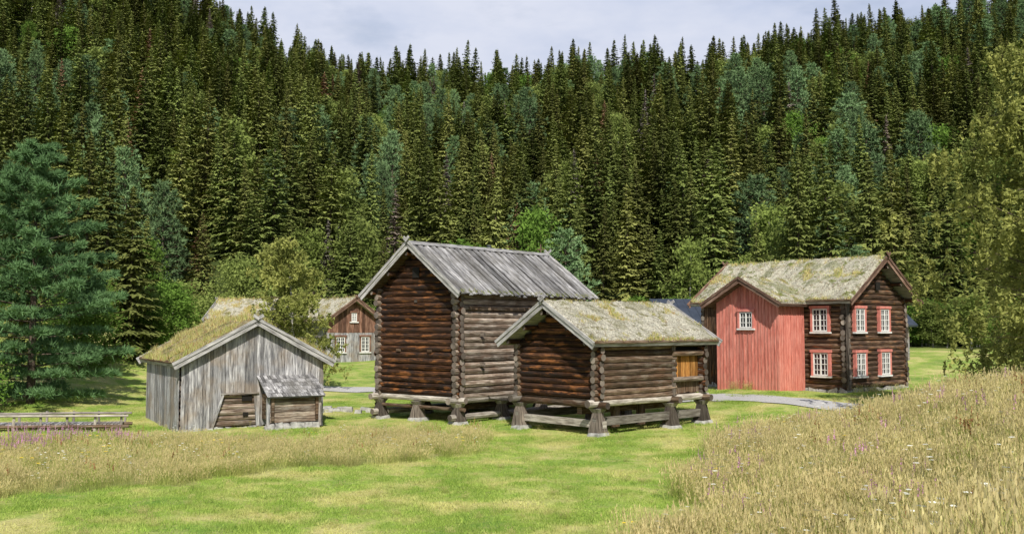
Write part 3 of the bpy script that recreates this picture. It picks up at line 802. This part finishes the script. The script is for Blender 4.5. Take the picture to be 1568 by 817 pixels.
def broad(name,H,Rr,seed,nleaf=3500,size=.26,fm='birch',bark='bark_w',base=.15,link=False,weep=0.,limbs=16,trunks=1,tr=.14,oval=.6):
    q=np.random.RandomState(seed); T=[];r=[];mi=[];C=[];B=[]
    def addc(p0,p1,a,b,n=5,m=2):
        t=cone_tris(p0,p1,a,b,n); T.extend(t); r.extend([.5]*len(t)); mi.extend([m]*len(t))
    tips=[]
    for k in range(trunks):
        lean=q.uniform(-.06,.06,2)*(1 if trunks==1 else 2.4); pts=[np.array([0,0,-.4])]
        for s in range(1,7): pts.append(np.array([lean[0]*H*s/6+q.uniform(-.1,.1),lean[1]*H*s/6+q.uniform(-.1,.1),H*.93*s/6]))
        for s in range(6): addc(pts[s],pts[s+1],tr*(1-s/6.5),tr*(1-(s+1)/6.5),7,1)
        for l in range(limbs):
            f=base+(1-base)*((l+q.rand())/limbs); i=min(5,int(f*.999*6)); fr=f*6-i
            p0=pts[i]*(1-fr)+pts[i+1]*fr if i<6 else pts[6]
            prof=math.sin(min(1,max(.0,(f-base*.5)/(1-base*.5)))**oval*math.pi)**.7
            rad=Rr*(.25+.85*prof)*q.uniform(.65,1.1); an=l*2.4+q.uniform(-.5,.5)
            d=np.array([math.cos(an),math.sin(an),.45+.5*f-.25*weep])
            mid=p0+d*rad*.55; end=mid+(d*np.array([1,1,.35-.6*weep]))*rad*.45
            addc(p0,mid,tr*.22*(1-f*.6),tr*.1,4); addc(mid,end,tr*.1,.006,3)
            for c in range(9):
                s=.15+.88*q.rand(); b=(p0+(mid-p0)*s/.55 if s<.55 else mid+(end-mid)*(s-.55)/.5)
                e=b+np.array([q.randn(),q.randn(),q.randn()*.5])*rad*.22
                addc(b,e,.012,.004,3); tips.append((e,s,q.rand(),rad))
            tips.append((end,1.,q.rand(),rad)); tips.append((mid,.6,q.rand(),rad))
    per=max(4,nleaf//len(tips))
    for (e,s,br,rad) in tips:
        if weep>0:
            nst=5
            for k in range(nst):
                o=e+np.array([q.randn()*.24,q.randn()*.24,q.randn()*.12]); L=q.uniform(.3,1.4)*weep; sw=q.randn(2)*.1
                m=per//nst+1; tt=q.rand(m)**1.2
                pts_=o[None,:]+np.stack([sw[0]*tt*L+q.randn(m)*.06,sw[1]*tt*L+q.randn(m)*.06,-tt*L],1)
                C.append(pts_); B.append(np.clip(br*.6+.3*(s)+q.uniform(-.15,.15,m),0,1))
        else:
            g=q.randn(per,3)*np.array([1,1,.7])*(.16*Rr+.12); C.append(e[None,:]+g)
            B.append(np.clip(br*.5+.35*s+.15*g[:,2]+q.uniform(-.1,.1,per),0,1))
    C=np.concatenate(C);B=np.concatenate(B); leaf=rand_leaves(C,size,q)
    TT=np.concatenate([np.array(T),leaf])
    return trimesh(name,TT,list(r)+list(B),mi+[0]*len(leaf),[fm,bark,'bark'],None,link)

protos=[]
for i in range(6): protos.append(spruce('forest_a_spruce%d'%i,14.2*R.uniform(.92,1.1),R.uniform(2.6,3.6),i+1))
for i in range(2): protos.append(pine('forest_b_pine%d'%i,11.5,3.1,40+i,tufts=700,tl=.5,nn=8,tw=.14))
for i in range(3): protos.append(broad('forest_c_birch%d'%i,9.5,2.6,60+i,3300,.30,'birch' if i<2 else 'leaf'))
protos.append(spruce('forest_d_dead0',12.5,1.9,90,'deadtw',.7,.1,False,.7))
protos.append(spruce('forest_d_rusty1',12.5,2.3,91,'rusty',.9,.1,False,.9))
def coll(name,obs):
    c=bpy.data.collections.new(name)
    for o in obs: c.objects.link(o)
    return c
def scatter(name,C,pts,rot,scl,idx):
    me=bpy.data.meshes.new(name); me.vertices.add(len(pts)); me.vertices.foreach_set('co',np.array(pts,dtype=np.float32).ravel())
    a=me.attributes.new('rot','FLOAT_VECTOR','POINT'); a.data.foreach_set('vector',np.array(rot,dtype=np.float32).ravel())
    a=me.attributes.new('scl','FLOAT_VECTOR','POINT'); a.data.foreach_set('vector',np.array(scl,dtype=np.float32).ravel())
    a=me.attributes.new('idx','INT','POINT'); a.data.foreach_set('value',np.array(idx,dtype=np.int32))
    o=obj(name,me); g=bpy.data.node_groups.new(name+'_scatter','GeometryNodeTree')
    g.interface.new_socket('Geometry',in_out='INPUT',socket_type='NodeSocketGeometry'); g.interface.new_socket('Geometry',in_out='OUTPUT',socket_type='NodeSocketGeometry')
    gi=g.nodes.new('NodeGroupInput'); go=g.nodes.new('NodeGroupOutput'); ip=g.nodes.new('GeometryNodeInstanceOnPoints'); ci=g.nodes.new('GeometryNodeCollectionInfo')
    ci.inputs['Collection'].default_value=C; ci.inputs['Separate Children'].default_value=True; ci.inputs['Reset Children'].default_value=True
    def na(n,t):
        x=g.nodes.new('GeometryNodeInputNamedAttribute'); x.data_type=t; x.inputs['Name'].default_value=n; return x.outputs['Attribute']
    L=g.links.new
    L(gi.outputs[0],ip.inputs['Points']); L(ci.outputs[0],ip.inputs['Instance']); ip.inputs['Pick Instance'].default_value=True
    L(na('idx','INT'),ip.inputs['Instance Index']); L(na('rot','FLOAT_VECTOR'),ip.inputs['Rotation']); L(na('scl','FLOAT_VECTOR'),ip.inputs['Scale'])
    L(ip.outputs[0],go.inputs[0])
    m=o.modifiers.new('scatter','NODES'); m.node_group=g; return o
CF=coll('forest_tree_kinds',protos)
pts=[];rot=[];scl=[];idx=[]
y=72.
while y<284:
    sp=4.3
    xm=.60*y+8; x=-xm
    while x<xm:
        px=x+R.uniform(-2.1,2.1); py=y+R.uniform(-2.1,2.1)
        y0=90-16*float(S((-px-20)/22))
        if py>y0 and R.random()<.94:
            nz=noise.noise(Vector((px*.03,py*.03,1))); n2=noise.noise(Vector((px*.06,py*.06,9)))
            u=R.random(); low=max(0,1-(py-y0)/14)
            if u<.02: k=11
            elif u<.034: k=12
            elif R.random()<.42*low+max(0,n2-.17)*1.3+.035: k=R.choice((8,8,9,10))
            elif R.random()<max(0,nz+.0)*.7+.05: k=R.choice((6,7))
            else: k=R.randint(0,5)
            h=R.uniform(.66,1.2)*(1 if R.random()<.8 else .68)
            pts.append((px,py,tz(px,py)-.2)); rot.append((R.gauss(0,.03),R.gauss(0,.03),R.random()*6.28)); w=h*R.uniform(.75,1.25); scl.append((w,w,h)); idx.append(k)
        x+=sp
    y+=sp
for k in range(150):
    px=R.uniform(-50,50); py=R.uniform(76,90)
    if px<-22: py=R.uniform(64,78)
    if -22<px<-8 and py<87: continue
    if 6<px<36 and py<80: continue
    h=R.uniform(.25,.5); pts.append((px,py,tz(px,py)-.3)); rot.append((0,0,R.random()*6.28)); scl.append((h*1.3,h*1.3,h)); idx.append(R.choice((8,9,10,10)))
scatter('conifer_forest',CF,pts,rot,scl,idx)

def place(o,x,y,s=1,name=None,rz=0):
    o.location=(x,y,tz(x,y)-.1); o.scale=(s,s,s); o.rotation_euler=(0,0,rz); return o
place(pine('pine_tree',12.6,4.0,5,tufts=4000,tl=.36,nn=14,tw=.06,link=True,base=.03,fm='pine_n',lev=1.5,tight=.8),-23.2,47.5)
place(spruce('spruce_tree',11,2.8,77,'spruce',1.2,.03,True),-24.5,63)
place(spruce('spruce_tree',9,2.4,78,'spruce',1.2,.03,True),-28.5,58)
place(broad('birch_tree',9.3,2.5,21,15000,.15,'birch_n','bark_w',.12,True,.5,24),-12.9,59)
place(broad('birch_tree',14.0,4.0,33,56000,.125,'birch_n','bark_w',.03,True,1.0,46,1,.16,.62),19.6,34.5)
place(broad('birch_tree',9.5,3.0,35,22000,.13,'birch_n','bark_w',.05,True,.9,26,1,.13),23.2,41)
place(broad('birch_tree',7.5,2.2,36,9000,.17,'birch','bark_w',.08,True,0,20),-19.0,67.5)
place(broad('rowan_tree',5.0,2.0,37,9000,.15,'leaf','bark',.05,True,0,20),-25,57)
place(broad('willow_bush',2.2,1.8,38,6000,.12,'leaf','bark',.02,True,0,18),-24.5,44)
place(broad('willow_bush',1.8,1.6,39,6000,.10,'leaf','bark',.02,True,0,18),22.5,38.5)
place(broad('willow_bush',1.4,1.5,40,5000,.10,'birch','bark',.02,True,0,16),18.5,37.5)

# ------------------------------------------------------------------ grass
def tuft(name,n,h0,h1,spread,w,seed,mats,heads=0.,segs=2,bend=.35):
    q=random.Random(seed); T=[];r=[];mi=[]
    for k in range(n):
        a=q.random()*6.28; rr=spread*math.sqrt(q.random()); x,y=rr*math.cos(a),rr*math.sin(a)
        h=q.uniform(h0,h1); la=q.random()*6.28; b=h*bend*q.uniform(.2,1.2); ww=w*q.uniform(.7,1.3); wa=q.random()*3.14; wx,wy=math.cos(wa)*ww,math.sin(wa)*ww
        pr=q.random()
        P=[(x+math.cos(la)*b*(s/segs)**2,y+math.sin(la)*b*(s/segs)**2,h*(s/segs)*(1-.12*(s/segs))) for s in range(segs+1)]
        for s in range(segs):
            k0=1-s/segs*.7; k1=1-(s+1)/segs*.7
            p,p2=P[s],P[s+1]
            if s==segs-1 : T.append([(p[0]-wx*k0,p[1]-wy*k0,p[2]),(p[0]+wx*k0,p[1]+wy*k0,p[2]),p2]); r.append(pr); mi.append(0)
            else:
                A=(p[0]-wx*k0,p[1]-wy*k0,p[2]);B_=(p[0]+wx*k0,p[1]+wy*k0,p[2]);C_=(p2[0]+wx*k1,p2[1]+wy*k1,p2[2]);D_=(p2[0]-wx*k1,p2[1]-wy*k1,p2[2])
                T.append([A,B_,C_]);T.append([A,C_,D_]); r+= [pr,pr]; mi+=[0,0]
        if q.random()<heads:
            p=P[-1]; dxx=math.cos(la)*.25; dyy=math.sin(la)*.25
            for j in range(4):
                zz=p[2]-.04*j*h; ox=-dxx*.04*j; oy=-dyy*.04*j; an=q.random()*6.28; l=.009+.008*q.random()
                T.append([(p[0]+ox,p[1]+oy,zz+.06),(p[0]+ox+l*math.cos(an),p[1]+oy+l*math.sin(an),zz-.01),(p[0]+ox+l*math.cos(an+2),p[1]+oy+l*math.sin(an+2),zz+.01)]); r.append(q.random()); mi.append(1)
    return trimesh(name,np.array(T),r,mi,mats,None,False)
def flower(name,h,seed,mat,kind):
    q=random.Random(seed); T=[];r=[];mi=[]
    for st in range(4 if kind!='umbel' else 3):
        ox,oy=q.gauss(0,.2),q.gauss(0,.2); hh=h*q.uniform(.7,1.1)
        t=cone_tris((ox,oy,0),(ox,oy,hh),.005,.003,3); T+=[[tuple(v) for v in k] for k in t]; r+=[.4]*len(t); mi+=[1]*len(t)
        if kind in('spike','dock'):
            for k in range(30):
                z=q.uniform(.15,.7)*hh; an=q.random()*6.28; l=.09
                T.append([(ox,oy,z-.008),(ox,oy,z+.012),(ox+math.cos(an)*l,oy+math.sin(an)*l,z+.03)]); r.append(q.random()); mi.append(1)
            for k in range(24):
                z=q.uniform(.7,1.0)*hh; an=q.random()*6.28; l=.035*(1.25-(z/hh))*2.2
                T.append([(ox+.3*l*math.cos(an+.9),oy+.3*l*math.sin(an+.9),z-.016),(ox,oy,z+.01),(ox+math.cos(an)*l,oy+math.sin(an)*l,z)]); r.append(q.random()); mi.append(0)
        else:
            for k in range(30):
                an=q.random()*6.28; l=.045*math.sqrt(q.random()); x,y=ox+l*math.cos(an),oy+l*math.sin(an); s=.009
                T.append([(x-s,y-s,hh),(x+s,y-s,hh+.004),(x,y+s,hh+.01)]); r.append(q.random()); mi.append(0)
    return trimesh(name,np.array(T),r,mi,[mat,'tall'],None,False)
lawnP=[tuft('lawn_tuft_%d'%i,260,.025,.075,.55,.007,200+i,['lawn'],0,1,.7) for i in range(4)]
CL=coll('lawn_tuft_kinds',lawnP)
tallP=[tuft('tall_grass_%d'%i,135,.3,.80,.5,.0042,300+i,['tall','straw'],.42,3,.55) for i in range(4)]
tallP+=[tuft('tall_grass_s%d'%i,115,.25,.95,.45,.0032,320+i,['straw','straw'],.8,3,.45) for i in range(2)]
CT=coll('tall_grass_kinds',tallP)
flP=[flower('wild_a_fireweed',.96,1,'fire','spike'),flower('wild_b_fireweed',.86,2,'fire','spike'),flower('wild_c_dock',.98,3,'rust','dock'),flower('wild_d_umbel',.84,4,'umbel','umbel'),flower('wild_e_yellow',.6,5,'yellow','umbel')]
CW=coll('wild_flower_kinds',flP)
def rect_inside(x,y,ox,oy,th,x0,x1,y0,y1):
    dx,dy=x-ox,y-oy; c,s=math.cos(th),math.sin(th); lx=dx*c+dy*s; ly=-dx*s+dy*c
    return (lx>x0)&(lx<x1)&(ly>y0)&(ly<y1)
def inb(x,y):
    r=math.radians
    return rect_inside(x,y,-12.7,38.2,r(31),-.2,5.6,-1.5,6.3)|rect_inside(x,y,16.4,48,r(40),-2.3,5.7,-.2,8.8)
def under(x,y):
    r=math.radians
    return rect_inside(x,y,-2.27,40.5,r(49.6),-.5,8.5,-.5,5.1)|rect_inside(x,y,2.89,36.5,r(42),-.5,6.8,-.5,4.6)
PX=np.array([p[0] for p in PATH][::-1]);PY=np.array([p[1] for p in PATH][::-1])
def onpath(x,y): return np.abs(y-np.interp(x,PX,PY))<1.2
def sc(name,C,n,xr,yr,cond,idxs,smin,smax):
    x=rs.uniform(xr[0],xr[1],n); y=rs.uniform(yr[0],yr[1],n); m=cond(x,y)&(np.abs(x)<.55*y+1.2)&(~inb(x,y))&(~onpath(x,y)); x=x[m];y=y[m]; z=terrain(x,y); k=len(x)
    s=rs.uniform(smin,smax,k); rot=np.stack([rs.randn(k)*.04,rs.randn(k)*.04,rs.uniform(0,6.28,k)],1)
    return scatter(name,C,np.stack([x,y,z-.01],1),rot,np.stack([s,s,s*rs.uniform(.8,1.2,k)],1),rs.choice(idxs,k))
sc('lawn_grass',CL,10500,(-24,26),(13,55),lambda x,y:(~tall_mask(x,y))&(rs.rand(len(x))<np.clip(1.45-y/48,.12,1)),[0,1,2,3],.7,1.4)
sc('lawn_grass_tussocks',CT,420,(-16,8),(15,40),lambda x,y:(~tall_mask(x,y)),[0,1,2],.12,.32)
sc('tall_meadow_grass',CT,7400,(-2,24),(5,36),lambda x,y:tall_mask(x,y)&(~under(x,y))&(x>0),[0,1,2,3,0,1,2,3,0,1,2,3,4,5],.7,1.1)
sc('tall_meadow_grass',CT,3300,(-22,0),(20,39),lambda x,y:tall_mask(x,y)&(~under(x,y)),[0,1,2,3,0,1,2,3,0,1,2,3,4],.4,.75)
def fw(x,y):
    n=np.sin(x*1.7+y*.8)*np.sin(y*1.3-x*.5)
    return tall_mask(x,y)&(y>6)&(n>.15)&(x>0)&(y>15)
sc('fireweed_patch',CW,330,(-19.0,-12.0),(30,34.0),lambda x,y:(np.sin(x*1.1)+np.sin(y*2+x)>-.3)&(rs.rand(len(x))<.6),[0,1],.6,.85)
sc('fireweed_patch',CW,900,(4,24),(9,36),fw,[0,1],.65,.95)
sc('dock_plants',CW,200,(1.5,22),(8,36),lambda x,y:tall_mask(x,y)&(np.sin(x*2+y)>.2),[2],.8,1.1)
sc('dock_plants',CW,110,(-22,0),(24,37),lambda x,y:tall_mask(x,y),[2],.5,.8)
sc('white_meadow_flowers',CW,700,(0,24),(9,36),lambda x,y:tall_mask(x,y),[3],.8,1.1)
sc('white_meadow_flowers',CW,500,(-24,0),(24,40),lambda x,y:tall_mask(x,y),[3],.5,.8)
sc('yellow_meadow_flowers',CW,420,(-24,24),(9,40),lambda x,y:tall_mask(x,y),[4],.7,1.1)
sc('weeds_by_house',CT,260,(7,20),(42,54),lambda x,y:rect_inside(x,y,16.4,48,math.radians(40),-3.0,-2.4,1.5,6.5)|rect_inside(x,y,16.4,48,math.radians(40),-.8,5.6,-.7,-.3),[0,1,2],.4,.7)
sc('weeds_by_barn',CT,300,(-15,-4),(34,46),lambda x,y:rect_inside(x,y,-12.7,38.1,math.radians(31),-.6,6.2,-2.1,-.3)|rect_inside(x,y,-12.7,38.1,math.radians(31),-.7,-.2,-.5,6),[0,1,2],.2,.4)

# ------------------------------------------------------------------ light, sky, camera
el,az=math.radians(43),math.radians(7)
s=Vector((math.sin(az)*math.cos(el),-math.cos(az)*math.cos(el),math.sin(el)))
ld=bpy.data.lights.new('sun','SUN'); ld.energy=5.0; ld.angle=math.radians(.53); ld.color=(1,.95,.86)
lo=bpy.data.objects.new('sun',ld); scene.collection.objects.link(lo); lo.rotation_euler=s.to_track_quat('Z','Y').to_euler(); lo.location=(10,-20,40)
w=bpy.data.worlds.new('World'); scene.world=w; w.use_nodes=True; nt=w.node_tree; nt.nodes.clear()
sky=N(nt,'ShaderNodeTexSky',sky_type='NISHITA'); sky.sun_disc=False; sky.sun_elevation=el; sky.sun_rotation=math.pi-az
tc=N(nt,'ShaderNodeTexCoord'); mp=N(nt,'ShaderNodeMapping'); mp.inputs['Scale'].default_value=(1,1,2.6); nt.links.new(tc.outputs['Generated'],mp.inputs[0])
n=noise_(nt,mp.outputs[0],2.6,7,.6); r=ramp(nt,[(.30,.4),(.50,1.)]); nt.links.new(n,r.inputs[0])
n2=noise_(nt,mp.outputs[0],5.,5,.6); r2=ramp(nt,[(.35,(6.0,6.7,8.5)),(.62,(7.6,8.0,9.3))]); nt.links.new(n2,r2.inputs[0])
sx=N(nt,'ShaderNodeSeparateXYZ'); nt.links.new(tc.outputs['Generated'],sx.inputs[0])
rz=ramp(nt,[(.34,1.),(.55,.05)]); nt.links.new(sx.outputs[2],rz.inputs[0])
c=mixc(nt,sky.outputs[0],r2.outputs[0],math_(nt,'MULTIPLY',r.outputs[0],rz.outputs[0]))
bg=N(nt,'ShaderNodeBackground'); bg.inputs[1].default_value=.095; nt.links.new(c,bg.inputs[0])
wo=N(nt,'ShaderNodeOutputWorld'); nt.links.new(bg.outputs[0],wo.inputs[0])
cd=bpy.data.cameras.new('camera'); cam=bpy.data.objects.new('camera',cd); scene.collection.objects.link(cam); scene.camera=cam
cd.sensor_width=36; cd.lens=36*1500/1568; cd.clip_end=5000; cd.clip_start=.1
cam.location=(0,0,4.0); cam.rotation_euler=(math.radians(90+3.5),0,0)
print('forest',len(pts))
